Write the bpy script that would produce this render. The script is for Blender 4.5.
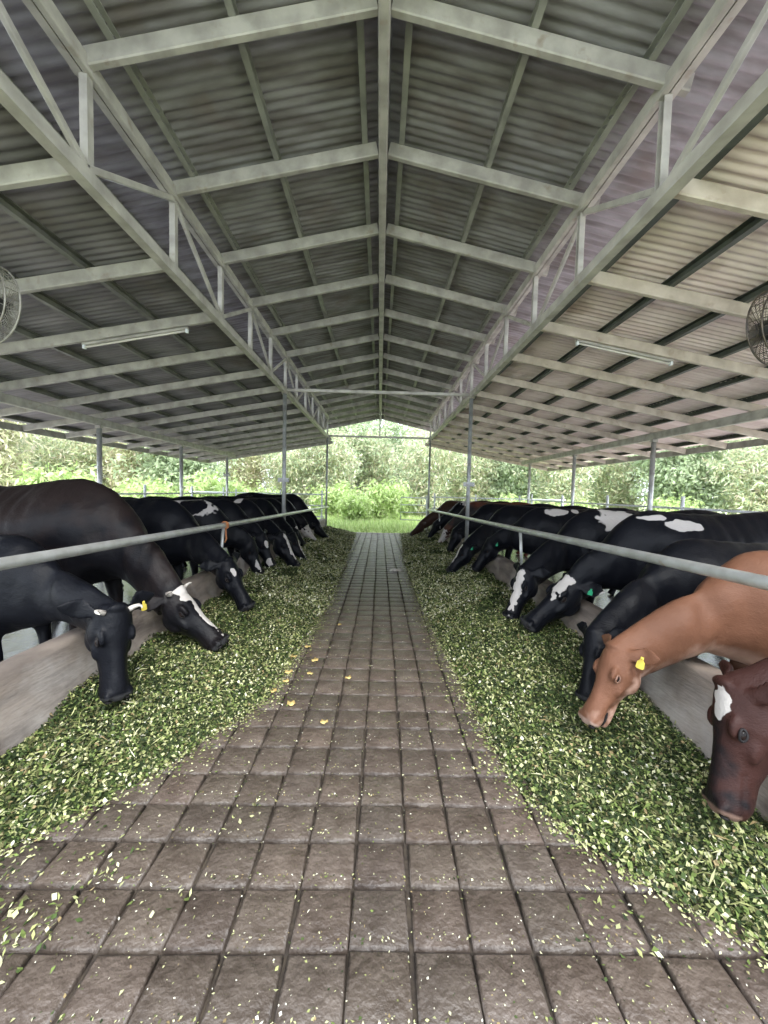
import bpy, math, random
import numpy as np
from mathutils import Vector, Matrix, noise

sc = bpy.context.scene
for o in list(bpy.data.objects): bpy.data.objects.remove(o)
COL = sc.collection

# ------------------------------------------------------------------ camera
F = 385.0
cam_d = bpy.data.cameras.new('camera'); cam = bpy.data.objects.new('camera', cam_d); COL.objects.link(cam)
cam_d.sensor_fit = 'HORIZONTAL'; cam_d.sensor_width = 36.0; cam_d.lens = 36.0 * F / 768.0
cam_d.clip_start = 0.05; cam_d.clip_end = 300
_r = math.radians(1.3)
yc = Vector((-4.5, 20, -F)).normalized()
zc = Vector((math.sin(_r), math.cos(_r), 0)); zc = (zc - yc * zc.dot(yc)).normalized()
xc = yc.cross(zc)
R3 = Matrix((xc, yc, zc))
cam.matrix_world = Matrix.Translation((0.035, 0, 1.5)) @ R3.to_4x4()
sc.camera = cam

# ------------------------------------------------------------------ world, exposure
SKY = 3.2
sc.view_settings.view_transform = 'Standard'; sc.view_settings.look = 'None'
sc.view_settings.gamma = 1; sc.view_settings.use_curve_mapping = False
sc.view_settings.exposure = 0.60
w = bpy.data.worlds.new('world'); sc.world = w; w.use_nodes = True
nt = w.node_tree; nt.nodes.clear()
out = nt.nodes.new('ShaderNodeOutputWorld'); bg = nt.nodes.new('ShaderNodeBackground')
tc = nt.nodes.new('ShaderNodeTexCoord'); ns = nt.nodes.new('ShaderNodeTexNoise'); rp = nt.nodes.new('ShaderNodeValToRGB')
ns.inputs['Scale'].default_value = 2.5; ns.inputs['Detail'].default_value = 5
rp.color_ramp.elements[0].position = .3; rp.color_ramp.elements[0].color = (.66, .78, .95, 1)
rp.color_ramp.elements[1].position = .7; rp.color_ramp.elements[1].color = (.92, .95, 1, 1)
nt.links.new(tc.outputs['Generated'], ns.inputs['Vector']); nt.links.new(ns.outputs['Fac'], rp.inputs['Fac'])
nt.links.new(rp.outputs['Color'], bg.inputs['Color']); nt.links.new(bg.outputs[0], out.inputs[0])
bg.inputs['Strength'].default_value = SKY
sd = bpy.data.lights.new('sun', 'SUN'); sd.energy = 3.0; sd.angle = math.radians(25); sd.color = (1, .97, .9)
sun = bpy.data.objects.new('sun', sd); COL.objects.link(sun); sun.rotation_euler = (math.radians(38), math.radians(14), 0)
sun.location = (0, 0, 20)
sc.cycles.max_bounces = 10; sc.cycles.diffuse_bounces = 6; sc.cycles.use_denoising = True

# ------------------------------------------------------------------ materials
def mat(name, col=(.5, .5, .5), rough=.6, metal=0.0, col2=None, scale=5.0, stretch=(1, 1, 1), lo=.35, hi=.65, bump=0.0, bscale=30.0,
        attr=None, attr_mix=None, detail=4.0, spec=.5, trans=0.0, col3=None, scale3=1.0, lo3=.55, hi3=.7):
    m = bpy.data.materials.new(name); m.use_nodes = True
    t = m.node_tree; b = t.nodes['Principled BSDF']
    b.inputs['Roughness'].default_value = rough; b.inputs['Metallic'].default_value = metal
    b.inputs['Specular IOR Level'].default_value = spec
    b.inputs['Base Color'].default_value = (*col, 1)
    co = t.nodes.new('ShaderNodeTexCoord'); mp = t.nodes.new('ShaderNodeMapping'); mp.inputs['Scale'].default_value = stretch
    t.links.new(co.outputs['Object'], mp.inputs['Vector'])
    cur = None
    if attr:
        a = t.nodes.new('ShaderNodeAttribute'); a.attribute_name = attr; cur = a.outputs['Color']
    if col2:
        n = t.nodes.new('ShaderNodeTexNoise'); n.inputs['Scale'].default_value = scale; n.inputs['Detail'].default_value = detail
        t.links.new(mp.outputs[0], n.inputs['Vector'])
        mr = t.nodes.new('ShaderNodeMapRange'); mr.inputs['From Min'].default_value = lo; mr.inputs['From Max'].default_value = hi
        t.links.new(n.outputs['Fac'], mr.inputs['Value'])
        mx = t.nodes.new('ShaderNodeMix'); mx.data_type = 'RGBA'
        t.links.new(mr.outputs[0], mx.inputs['Factor'])
        if cur is None:
            mx.inputs['A'].default_value = (*col, 1); mx.inputs['B'].default_value = (*col2, 1)
        else:
            mx.blend_type = 'MULTIPLY'; t.links.new(cur, mx.inputs['A']); mx.inputs['B'].default_value = (*col2, 1)
        cur = mx.outputs['Result']
    if col3:
        n = t.nodes.new('ShaderNodeTexNoise'); n.inputs['Scale'].default_value = scale3; n.inputs['Detail'].default_value = 6
        t.links.new(co.outputs['Object'], n.inputs['Vector'])
        mr = t.nodes.new('ShaderNodeMapRange'); mr.inputs['From Min'].default_value = lo3; mr.inputs['From Max'].default_value = hi3
        t.links.new(n.outputs['Fac'], mr.inputs['Value'])
        mx = t.nodes.new('ShaderNodeMix'); mx.data_type = 'RGBA'; t.links.new(mr.outputs[0], mx.inputs['Factor'])
        if cur is None: mx.inputs['A'].default_value = (*col, 1)
        else: t.links.new(cur, mx.inputs['A'])
        mx.inputs['B'].default_value = (*col3, 1); cur = mx.outputs['Result']
    if cur is not None: t.links.new(cur, b.inputs['Base Color'])
    if bump:
        n = t.nodes.new('ShaderNodeTexNoise'); n.inputs['Scale'].default_value = bscale; n.inputs['Detail'].default_value = 6
        t.links.new(mp.outputs[0], n.inputs['Vector'])
        bp = t.nodes.new('ShaderNodeBump'); bp.inputs['Strength'].default_value = bump; bp.inputs['Distance'].default_value = .02
        t.links.new(n.outputs['Fac'], bp.inputs['Height']); t.links.new(bp.outputs[0], b.inputs['Normal'])
    if trans:
        tr = t.nodes.new('ShaderNodeBsdfTranslucent'); ms = t.nodes.new('ShaderNodeMixShader'); ms.inputs[0].default_value = trans
        if cur is not None: t.links.new(cur, tr.inputs['Color'])
        else: tr.inputs['Color'].default_value = (*col, 1)
        t.links.new(b.outputs[0], ms.inputs[1]); t.links.new(tr.outputs[0], ms.inputs[2])
        t.links.new(ms.outputs[0], t.nodes['Material Output'].inputs['Surface'])
    return m

M = dict(
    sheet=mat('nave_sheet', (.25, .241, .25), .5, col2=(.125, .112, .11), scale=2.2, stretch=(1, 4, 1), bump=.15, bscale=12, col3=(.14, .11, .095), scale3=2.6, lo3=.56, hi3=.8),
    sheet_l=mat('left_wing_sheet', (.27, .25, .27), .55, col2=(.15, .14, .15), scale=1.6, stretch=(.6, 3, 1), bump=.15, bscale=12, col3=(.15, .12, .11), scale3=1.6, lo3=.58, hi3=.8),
    sheet_r=mat('right_wing_sheet', (.88, .75, .745), .65, col2=(.72, .58, .57), scale=2.0, stretch=(.6, 4, 1), bump=.15, bscale=12, col3=(.33, .22, .17), scale3=2.2, lo3=.6, hi3=.85),  # brightness from the open right side put into a paler sheet colour
    steel=mat('painted_steel', (.43, .405, .365), .5, col2=(.28, .262, .235), scale=6, bump=.08, bscale=40, col3=(.25, .20, .15), scale3=9, lo3=.62, hi3=.8),
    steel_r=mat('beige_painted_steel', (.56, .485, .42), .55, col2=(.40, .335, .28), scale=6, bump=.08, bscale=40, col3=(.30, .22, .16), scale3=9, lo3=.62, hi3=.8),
    purlin=mat('purlin_steel', (.33, .33, .29), .5, col2=(.20, .20, .18), scale=5), purlin_l=mat('shaded_left_purlin', (.18, .18, .16), .5, col2=(.10, .10, .09), scale=5),  # left wing purlins: their shade is put into a darker steel colour
    purlin_r=mat('shaded_right_purlin', (.09, .10, .085), .5, col2=(.045, .05, .045), scale=5),  # right wing purlins: shadow side painted in as near-black steel
    galv=mat('galvanised_pipe', (.55, .56, .55), .38, metal=.55, col2=(.40, .40, .38), scale=9, bump=.05, bscale=50, col3=(.34, .22, .14), scale3=14, lo3=.66, hi3=.8),
    post=mat('grey_post_steel', (.36, .37, .37), .45, metal=.3, col2=(.24, .24, .23), scale=8, col3=(.25, .15, .09), scale3=10, lo3=.66, hi3=.8),
    concrete=mat('kerb_concrete', (.24, .198, .165), .75, col2=(.12, .098, .085), scale=4, stretch=(1, .6, 3), bump=.35, bscale=18, col3=(.36, .33, .30), scale3=3, lo3=.5, hi3=.75),
    paver=mat('paver_concrete', attr='tint', col2=(.55, .52, .50), scale=11, lo=.3, hi=.7, bump=.6, bscale=38, rough=.45, detail=10),
    yard=mat('yard_bounce', (.50, .46, .41), .9, col2=(.38, .35, .31), scale=1.2, bump=.4, bscale=10),
    joint=mat('joint_dirt', (.035, .027, .022), .95, col2=(.07, .055, .04), scale=30, bump=.3),
    wet=mat('wet_concrete', (.10, .095, .09), .22, col2=(.05, .05, .048), scale=2.5, bump=.3, bscale=6),
    grass=mat('grass_field', (.42, .50, .22), .9, col2=(.58, .64, .34), scale=1.3, bump=.5, bscale=20, col3=(.55, .50, .36), scale3=.6, lo3=.55, hi3=.75),
    chip=mat('chopped_leaf', attr='tint', rough=.7, spec=.25),
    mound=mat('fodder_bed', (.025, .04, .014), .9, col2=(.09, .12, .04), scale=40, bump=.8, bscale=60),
    leaf=mat('tree_leaf', attr='tint', rough=.6, trans=.35),
    cane=mat('bamboo_cane', (.50, .45, .27), .6, col2=(.33, .30, .17), scale=3),
    bark=mat('bark', (.35, .29, .22), .9, col2=(.2, .16, .12), scale=8, stretch=(3, 3, 1), bump=.5),
    dark=mat('dark_rubber', (.02, .02, .022), .5, col2=(.035, .033, .03), scale=20),
    wire=mat('wire_cage', (.06, .05, .045), .45, metal=.5, col2=(.14, .11, .08), scale=15),
    wire_l=mat('pale_wire_cage', (.36, .34, .30), .5, metal=.3, col2=(.22, .20, .17), scale=15),
    blade=mat('fan_blade', (.22, .22, .20), .5, col2=(.14, .13, .12), scale=9),
    tube=mat('glass_tube', (.62, .59, .52), .3, col2=(.54, .51, .45), scale=6),
    white=mat('white_paint', (.80, .82, .84), .45, col2=(.66, .68, .70), scale=7),
    skin_dark=mat('dark_skin', (.009, .008, .009), .65, spec=.15, col2=(.02, .018, .018), scale=40), skin_tan=mat('tan_skin', (.16, .08, .05), .45, col2=(.10, .05, .035), scale=40),
    eye=mat('eye_gloss', (.006, .005, .005), .18, spec=.14, col2=(.02, .012, .01), scale=30),
    horn=mat('horn', (.55, .52, .47), .4, col2=(.25, .22, .20), scale=14, stretch=(1, 1, 3)),
    tag_y=mat('yellow_tag', (.58, .47, .07), .5, col2=(.46, .36, .05), scale=20),
    tag_g=mat('green_tag', (.02, .28, .14), .45, col2=(.015, .22, .10), scale=20),
    sack=mat('paper_sack', (.55, .52, .47), .8, col2=(.38, .35, .31), scale=12, bump=.6, bscale=25),
    dleaf=mat('dry_leaf', (.66, .50, .20), .7, col2=(.50, .36, .13), scale=30),
    clamp_rust=mat('rusty_clamp', (.50, .20, .08), .8, col2=(.3, .12, .05), scale=60, stretch=(1, 1, 3)),
    tile=mat('roof_tile', (.48, .33, .28), .8, col2=(.35, .24, .2), scale=6, stretch=(1, 5, 1)),
    plaster=mat('plaster', (.66, .63, .56), .85, col2=(.52, .5, .45), scale=3),
)

# ------------------------------------------------------------------ helpers
class MB:
    def __init__(s): s.v = []; s.f = []
    def add(s, vs, fs):
        b = len(s.v); s.v += [tuple(x) for x in vs]; s.f += [tuple(i + b for i in q) for q in fs]
    def box(s, lo, hi):
        x0, y0, z0 = lo; x1, y1, z1 = hi
        s.add([(x0, y0, z0), (x1, y0, z0), (x1, y1, z0), (x0, y1, z0), (x0, y0, z1), (x1, y0, z1), (x1, y1, z1), (x0, y1, z1)],
              [(0, 3, 2, 1), (4, 5, 6, 7), (0, 1, 5, 4), (1, 2, 6, 5), (2, 3, 7, 6), (3, 0, 4, 7)])
    def beam(s, a, b, w, h, up=(0, 0, 1), ch=.0):
        # a rolled bar; the line a-b runs along the middle of its bottom face
        a = Vector(a); b = Vector(b); d = (b - a).normalized(); u = Vector(up); u = (u - d * u.dot(d)).normalized(); sd_ = d.cross(u)
        c = ch or min(w, h) * .14
        prof = [(-w/2 + c, 0), (w/2 - c, 0), (w/2, c), (w/2, h - c), (w/2 - c, h), (-w/2 + c, h), (-w/2, h - c), (-w/2, c)]
        vs = [p + sd_ * x + u * z for p in (a, b) for x, z in prof]
        n = 8
        s.add(vs, [(i, (i + 1) % n, n + (i + 1) % n, n + i) for i in range(n)] + [tuple(range(n))[::-1], tuple(range(n, 2 * n))])
    def channel(s, a, b, w, h, up=(0, 0, 1), t=.006, flip=1):
        # C section: web and two flanges
        a = Vector(a); b = Vector(b); d = (b - a).normalized(); u = Vector(up); u = (u - d * u.dot(d)).normalized(); q = d.cross(u) * flip
        pr = [(0, 0), (w, 0), (w, t), (t, t), (t, h - t), (w, h - t), (w, h), (0, h)]
        vs = [p + q * (x - w/2) + u * z for p in (a, b) for x, z in pr]
        n = 8
        s.add(vs, [(i, (i + 1) % n, n + (i + 1) % n, n + i) for i in range(n)] + [(0, 7, 4, 3), (0, 3, 2, 1), (4, 7, 6, 5), (8, 11, 12, 15), (8, 9, 10, 11), (12, 13, 14, 15)])
    def tube(s, pts, r, n=10, cap=True, closed=False):
        pts = [Vector(p) for p in pts]; k = len(pts)
        rr = r if isinstance(r, (list, tuple)) else [r] * k
        ref = None; vs = []
        for i, p in enumerate(pts):
            if closed: d = (pts[(i + 1) % k] - pts[i - 1]).normalized()
            else: d = (pts[min(i + 1, k - 1)] - pts[max(i - 1, 0)]).normalized()
            if ref is None: ref = Vector((0, 0, 1)) if abs(d.z) < .9 else Vector((1, 0, 0))
            u = (ref - d * ref.dot(d)).normalized(); ref = u; q = d.cross(u)
            vs += [p + (u * math.cos(a) + q * math.sin(a)) * rr[i] for a in [2 * math.pi * j / n for j in range(n)]]
        fs = []
        for i in range(k if closed else k - 1):
            i2 = (i + 1) % k
            fs += [(i * n + j, i * n + (j + 1) % n, i2 * n + (j + 1) % n, i2 * n + j) for j in range(n)]
        if cap and not closed: fs += [tuple(range(n))[::-1], tuple((k - 1) * n + j for j in range(n))]
        s.add(vs, fs)
    def ball(s, c, r, n=12, m=8, ax=None):
        c = Vector(c); r = (r, r, r) if not isinstance(r, (tuple, list)) else r
        A = ax or (Vector((1, 0, 0)), Vector((0, 1, 0)), Vector((0, 0, 1)))
        vs = []; fs = []
        for i in range(1, m):
            th = math.pi * i / m
            for j in range(n):
                ph = 2 * math.pi * j / n
                vs.append(c + A[0] * (r[0] * math.sin(th) * math.cos(ph)) + A[1] * (r[1] * math.sin(th) * math.sin(ph)) + A[2] * (r[2] * math.cos(th)))
        vs += [c + A[2] * r[2], c - A[2] * r[2]]; t = len(vs) - 2
        for i in range(m - 2):
            fs += [(i * n + j, (i + 1) * n + j, (i + 1) * n + (j + 1) % n, i * n + (j + 1) % n) for j in range(n)]
        fs += [(t, j, (j + 1) % n) for j in range(n)] + [(t + 1, (m - 2) * n + (j + 1) % n, (m - 2) * n + j) for j in range(n)]
        s.add(vs, fs)
    def build(s, name, m, parent=None, smooth=False):
        me = bpy.data.meshes.new(name); me.from_pydata([tuple(v) for v in s.v], [], s.f); me.update()
        if smooth: me.polygons.foreach_set('use_smooth', [True] * len(me.polygons))
        me.materials.append(m)
        o = bpy.data.objects.new(name, me); COL.objects.link(o); o.parent = parent
        return o

def tag(o, label=None, cat=None, group=None, kind=None):
    if label: o['label'] = label
    if cat: o['category'] = cat
    if group: o['group'] = group
    if kind: o['kind'] = kind
    return o
def thing(name, label, cat, loc=(0, 0, 0), rz=0, group=None):
    o = bpy.data.objects.new(name, None); COL.objects.link(o); o.location = loc; o.rotation_euler = (0, 0, rz)
    o.empty_display_size = .1
    return tag(o, label, cat, group)
def copy_tree(o, parent=None):
    c = o.copy(); COL.objects.link(c); c.parent = parent
    for ch in list(o.children): copy_tree(ch, c)
    return c
def np_mesh(name, V, Fq, m, tint=None, parent=None, smooth=False):
    me = bpy.data.meshes.new(name); k = Fq.shape[1]
    me.vertices.add(len(V)); me.vertices.foreach_set('co', V.astype(np.float32).ravel())
    me.loops.add(Fq.size); me.loops.foreach_set('vertex_index', Fq.astype(np.int32).ravel())
    me.polygons.add(len(Fq)); me.polygons.foreach_set('loop_start', np.arange(0, Fq.size, k, dtype=np.int32))
    me.polygons.foreach_set('loop_total', np.full(len(Fq), k, dtype=np.int32))
    if tint is not None:
        a = me.attributes.new('tint', 'FLOAT_COLOR', 'POINT')
        a.data.foreach_set('color', np.c_[tint, np.ones(len(tint))].astype(np.float32).ravel())
    me.update(calc_edges=True); me.validate()
    if smooth: me.polygons.foreach_set('use_smooth', [True] * len(me.polygons))
    me.materials.append(m)
    o = bpy.data.objects.new(name, me); COL.objects.link(o); o.parent = parent
    return o
rng = np.random.default_rng(7); random.seed(7)

# ------------------------------------------------------------------ shared dimensions
PX = 1.85; PS = {-1: -1.84, 1: 1.785}                      # posts and trusses stand this far from the middle of the aisle
RAFT = [1.5 + 1.015 * k for k in range(15)]
POSTY = [RAFT[0], RAFT[6], RAFT[12]]
Y0, Y1 = .75, 15.85
nave_z = lambda x: 4.43 - .22 * (abs(x) - .05)
wing_z = lambda x: 3.415 - .18 * (abs(x) - PX)

# ================================================================== SETTING
# pavers of the feed aisle: one mesh, each block its own bevelled top
def pavers():
    W = .203; vs = []; fs = []; cols = []
    base = np.array((.112, .090, .075))
    nx = 18; rows = []
    y = -.60
    while y < 14.3: rows.append(y); y += W * random.uniform(.94, 1.06)
    colx = [(-1.74 + W * i + random.uniform(-.004, .004)) for i in range(nx + 1)]
    sh = lambda yy: .045 + .075 * (1 - math.exp(-(yy + .6) / 2.2))
    b = .009; g = .0058
    for r in range(len(rows) - 1):
        for c in range(nx):
            x0, x1 = colx[c] + g, colx[c + 1] - g; y0, y1 = rows[r] + g, rows[r + 1] - g
            jx, jy = random.uniform(-.004, .004), random.uniform(-.004, .004)
            z = random.uniform(-.002, .002); tx, ty = random.uniform(-.012, .012), random.uniform(-.012, .012)
            wob = lambda yy, xx: .006 * math.sin(xx * 2.1 + yy * .9)
            k = len(vs); cx, cy = (x0 + x1) / 2, (y0 + y1) / 2
            for (px, py) in ((x0, y0), (x1, y0), (x1, y1), (x0, y1)):
                vs.append((px + jx + sh(py), py + jy + wob(py, px), -.035))
            for (px, py) in ((x0, y0), (x1, y0), (x1, y1), (x0, y1)):
                vs.append((px + jx + sh(py), py + jy + wob(py, px), z - .006 + (px - cx) * tx + (py - cy) * ty))
            for (px, py) in ((x0 + b, y0 + b), (x1 - b, y0 + b), (x1 - b, y1 - b), (x0 + b, y1 - b)):
                vs.append((px + jx + sh(py), py + jy + wob(py, px), z + (px - cx) * tx + (py - cy) * ty))
            for i in range(4):
                j = (i + 1) % 4
                fs.append((k + i, k + j, k + 4 + j, k + 4 + i)); fs.append((k + 4 + i, k + 4 + j, k + 8 + j, k + 8 + i))
            fs.append((k + 8, k + 9, k + 10, k + 11))
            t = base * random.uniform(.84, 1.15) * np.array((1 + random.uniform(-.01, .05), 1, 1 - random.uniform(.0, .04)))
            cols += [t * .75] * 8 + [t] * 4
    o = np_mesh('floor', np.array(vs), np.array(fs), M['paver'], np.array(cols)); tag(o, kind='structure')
pavers()
b = MB(); b.box((-2.15, -1.2, -.08), (2.15, 14.35, -.022)); tag(b.build('floor', M['joint']), kind='structure')
for s in (-1, 1):
    b = MB(); x0, x1 = sorted((s * 2.12, s * 6.9)); b.box((x0, -1.2, -.1), (x1, 14.6, 0)); tag(b.build('floor', M['wet']), kind='structure')
# pale yard strips beside the barn, added to bounce neutral light on the roofs
for s in (-1, 1):
    b = MB(); x0, x1 = sorted((s * 6.9, s * 13.5)); b.box((x0, -3, -.16), (x1, 15.2, -.05)); tag(b.build('ground', M['yard']), kind='structure')
# field
n = 90; gx = np.linspace(-60, 60, n); gy = np.linspace(-8, 85, n)
GX, GY = np.meshgrid(gx, gy); GZ = np.full_like(GX, -.14)
for i in range(n):
    for j in range(n):
        inside = abs(GX[i, j]) < 9 and GY[i, j] < 15.5
        GZ[i, j] += 0 if inside else .05 * noise.noise(Vector((GX[i, j] * .3, GY[i, j] * .3, 0))) + max(0, GY[i, j] - 30) * .02
V = np.c_[GX.ravel(), GY.ravel(), GZ.ravel()]; idx = np.arange(n * n).reshape(n, n)
Q = np.stack([idx[:-1, :-1], idx[:-1, 1:], idx[1:, 1:], idx[1:, :-1]], -1).reshape(-1, 4)
tag(np_mesh('ground', V, Q, M['grass'], smooth=True), kind='structure')

# roof sheets: corrugated, lapped every 0.8 m
def sheet(name, xa, xb, zf, m, sgn):
    per = .076; ny = int((Y1 - Y0) / per * 8); ys = np.linspace(Y0, Y1, ny); xs = np.linspace(xa, xb, 14) * sgn
    lap = (np.floor((ys - Y0) / .76) % 2) * .0 ; ph = ((ys - Y0) % .76) / .76
    cw = np.cos(2 * np.pi * ys / per); prof = .0065 * np.sign(cw) * np.abs(cw) ** .6 - .005 * ph
    vs = []
    for x in xs:
        mid = .005 if abs(x) > (xa + xb) / 2 else 0
        wob = np.array([.004 * noise.noise(Vector((x * 1.5, y * 1.2, 3.0))) for y in ys])
        vs.append(np.c_[np.full(ny, x), ys, zf(x) + prof + wob - mid])
    V = np.concatenate(vs); idx = np.arange(len(xs) * ny).reshape(len(xs), ny)
    Q = np.stack([idx[:-1, :-1], idx[:-1, 1:], idx[1:, 1:], idx[1:, :-1]], -1).reshape(-1, 4)
    if sgn > 0: Q = Q[:, ::-1]
    o = np_mesh(name, V, Q, m, smooth=True)
    sm = o.modifiers.new('s', 'SOLIDIFY'); sm.thickness = .002
    return tag(o, kind='structure')
for s in (-1, 1):
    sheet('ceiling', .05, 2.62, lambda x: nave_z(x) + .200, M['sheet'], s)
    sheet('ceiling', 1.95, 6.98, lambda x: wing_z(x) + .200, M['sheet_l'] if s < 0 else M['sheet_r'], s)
b = MB()
pts = [(-.22, nave_z(.22) + .23), (-.06, 4.43 + .24), (0, 4.43 + .26), (.06, 4.43 + .24), (.22, nave_z(.22) + .23)]
k = len(pts); b.add([(x, y, z) for y in (Y0, Y1) for x, z in pts] + [(x, y, z + .003) for y in (Y0, Y1) for x, z in pts],
      [(i, i + 1, k + i + 1, k + i) for i in range(k - 1)] + [(2*k + i, 3*k + i, 3*k + i + 1, 2*k + i + 1) for i in range(k - 1)])
tag(b.build('ceiling', M['sheet']), kind='structure')

# kerbs
for s in (-1, 1):
    prof = [(1.80, -.03), (1.815, .06), (1.84, .15), (1.87, .24), (1.895, .33), (1.91, .42), (1.918, .47), (1.93, .492), (1.95, .5), (2.06, .5), (2.085, .49), (2.1, .46), (2.1, -.03)]
    ys = np.linspace(-1.2, 13.95, 150); vs = []
    for y in ys:
        for (x, z) in prof:
            dn = .012 * noise.noise(Vector((x * 3, y * 1.3, z * 5 + s))) + .004 * noise.noise(Vector((x * 20, y * 9, z * 20)))
            vs.append((s * (x + dn), y, z + dn * .6))
    k = len(prof); idx = np.arange(len(ys) * k).reshape(len(ys), k)
    Q = np.stack([idx[:-1, :-1], idx[:-1, 1:], idx[1:, 1:], idx[1:, :-1]], -1).reshape(-1, 4)
    if s > 0: Q = Q[:, ::-1]
    o = np_mesh('feed_kerb', np.array(vs), Q, M['concrete'], smooth=True)
    tag(o, 'low curved concrete feed kerb the %s eat over' % ('all-black and pied cows' if s < 0 else 'tan cow and its row'), 'kerb')

# ================================================================== STEEL FRAME
for s in (-1, 1):
    side = 'left' if s < 0 else 'right'
    # truss
    t = thing('roof_truss', 'long lattice truss over the %s row of feed rail posts' % side, 'truss', (PS[s], 0, 3.37))
    def L(p): return (p[0] - PS[s], p[1], p[2] - 3.37)
    b = MB(); b.channel(L((PS[s], Y0, 3.37)), L((PS[s], RAFT[12] + .1, 3.37)), .075, .085, flip=s, t=.01); b.beam(L(((PS[s] - s * .02), Y0, 3.372)), L(((PS[s] - s * .02), RAFT[12] + .1, 3.372)), .03, .08)
    b.build('bottom_chord', M['steel'], t)
    b = MB(); b.beam(L(((PS[s] - s * .025), Y0, 4.02)), L(((PS[s] - s * .025), RAFT[12] + .1, 4.02)), .045, .095); b.channel(L(((PS[s] + s * .03), Y0, 4.025)), L(((PS[s] + s * .03), RAFT[12] + .1, 4.025)), .05, .085, flip=s, t=.008)
    b.build('top_chord', M['steel'], t)
    for k in range(13):
        y = RAFT[k]; b = MB(); b.channel(L((PS[s], y, 3.45)), L((PS[s], y, 4.03)), .05, .05, up=(0, 1, 0)); b.build('vertical_web', M['steel'], t)
        if k < 12:
            if k % 2 == 0: a, c = (PS[s], RAFT[k], 4.02), (PS[s], RAFT[k + 1], 3.46)
            else: a, c = (PS[s], RAFT[k], 3.46), (PS[s], RAFT[k + 1], 4.02)
            b = MB(); b.beam(L(a), L(c), .045, .03, up=(1, 0, 0)); b.build('diagonal_web', M['steel'], t)
    # wing frame
    t = thing('roof_frame', 'welded rafters and purlins of the low %s side roof' % side, 'roof frame', (s * 4.4, 8, 2.6))
    def L(p): return (p[0] - s * 4.4, p[1] - 8, p[2] - 2.6)
    for y in RAFT:
        b = MB(); xa, xb = abs(PS[s]) + .045, 6.85
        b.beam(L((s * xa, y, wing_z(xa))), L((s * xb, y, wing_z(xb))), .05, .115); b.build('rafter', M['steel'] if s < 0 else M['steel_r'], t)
    for x in (1.98, 2.6, 3.28, 3.96, 4.64, 5.3, 5.98, 6.66):
        b = MB(); b.channel(L((s * x, Y0, wing_z(x) + .112)), L((s * x, Y1, wing_z(x) + .112)), .05, .078, flip=-s); b.build('purlin', M['purlin_l'] if s < 0 else M['purlin_r'], t)
    for ye in (Y0 - .01, Y1 + .01):
        b = MB(); b.beam(L((s * 1.98, ye, wing_z(1.98) + .03)), L((s * 6.92, ye, wing_z(6.92) + .03)), .018, .17); b.build('gable_board', M['steel'], t)
    b = MB(); b.beam(L((s * 6.9, Y0, wing_z(6.9) - .01)), L((s * 6.9, Y1, wing_z(6.9) - .01)), .03, .13); b.build('eaves_board', M['steel'], t)
    # outer beam + posts
    b = MB(); b.beam((s * 5.39, Y0, 2.65), (s * 5.39, 14.5, 2.65), .08, .135)
    tag(b.build('eaves_beam', M['steel']), 'long pale steel beam on the outer posts, %s side of the barn' % side, 'beam')
# nave frame
t = thing('roof_frame', 'ridge beam with welded rafters and purlins of the high middle roof', 'roof frame', (0, 8, 4.5))
def L(p): return (p[0], p[1] - 8, p[2] - 4.5)
b = MB(); b.beam(L((0, Y0, 4.37)), L((0, Y1, 4.37)), .075, .14); b.build('ridge_beam', M['steel'], t)
for y in RAFT:
    for s in (-1, 1):
        b = MB(); b.beam(L((s * .04, y, nave_z(.04))), L((s * 1.90, y, nave_z(1.90))), .05, .115); b.build('rafter', M['steel'], t)
for s in (-1, 1):
    for ye in (Y0 - .01, Y1 + .01):
        b = MB(); b.beam(L((s * .0, ye, nave_z(.05) + .04)), L((s * 2.64, ye, nave_z(2.64) + .03)), .018, .17); b.build('gable_board', M['steel'], t)
    for x in (.16, .92, 1.65, 2.42):
        b = MB(); b.channel(L((s * x, Y0, nave_z(x) + .112)), L((s * x, Y1, nave_z(x) + .112)), .045, .078, flip=-s); b.build('purlin', M['purlin'], t)
# tie beams
names = ['above the camera end of the aisle', 'crossing the aisle halfway down the barn', 'crossing the far open gable']
for k, y in enumerate(POSTY):
    b = MB(); b.beam((-PX + .05, y, 3.40), (PX - .05, y, 3.40), .05, .06 if k else .09)
    o = tag(b.build('tie_beam', M['steel']), 'slim steel tie beam ' + names[k], 'beam')
    if k == 2:
        b = MB(); b.beam((0, y, 3.46), (0, y, 4.38), .045, .045, up=(0, 1, 0)); b.build('king_strut', M['steel'], o)
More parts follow.
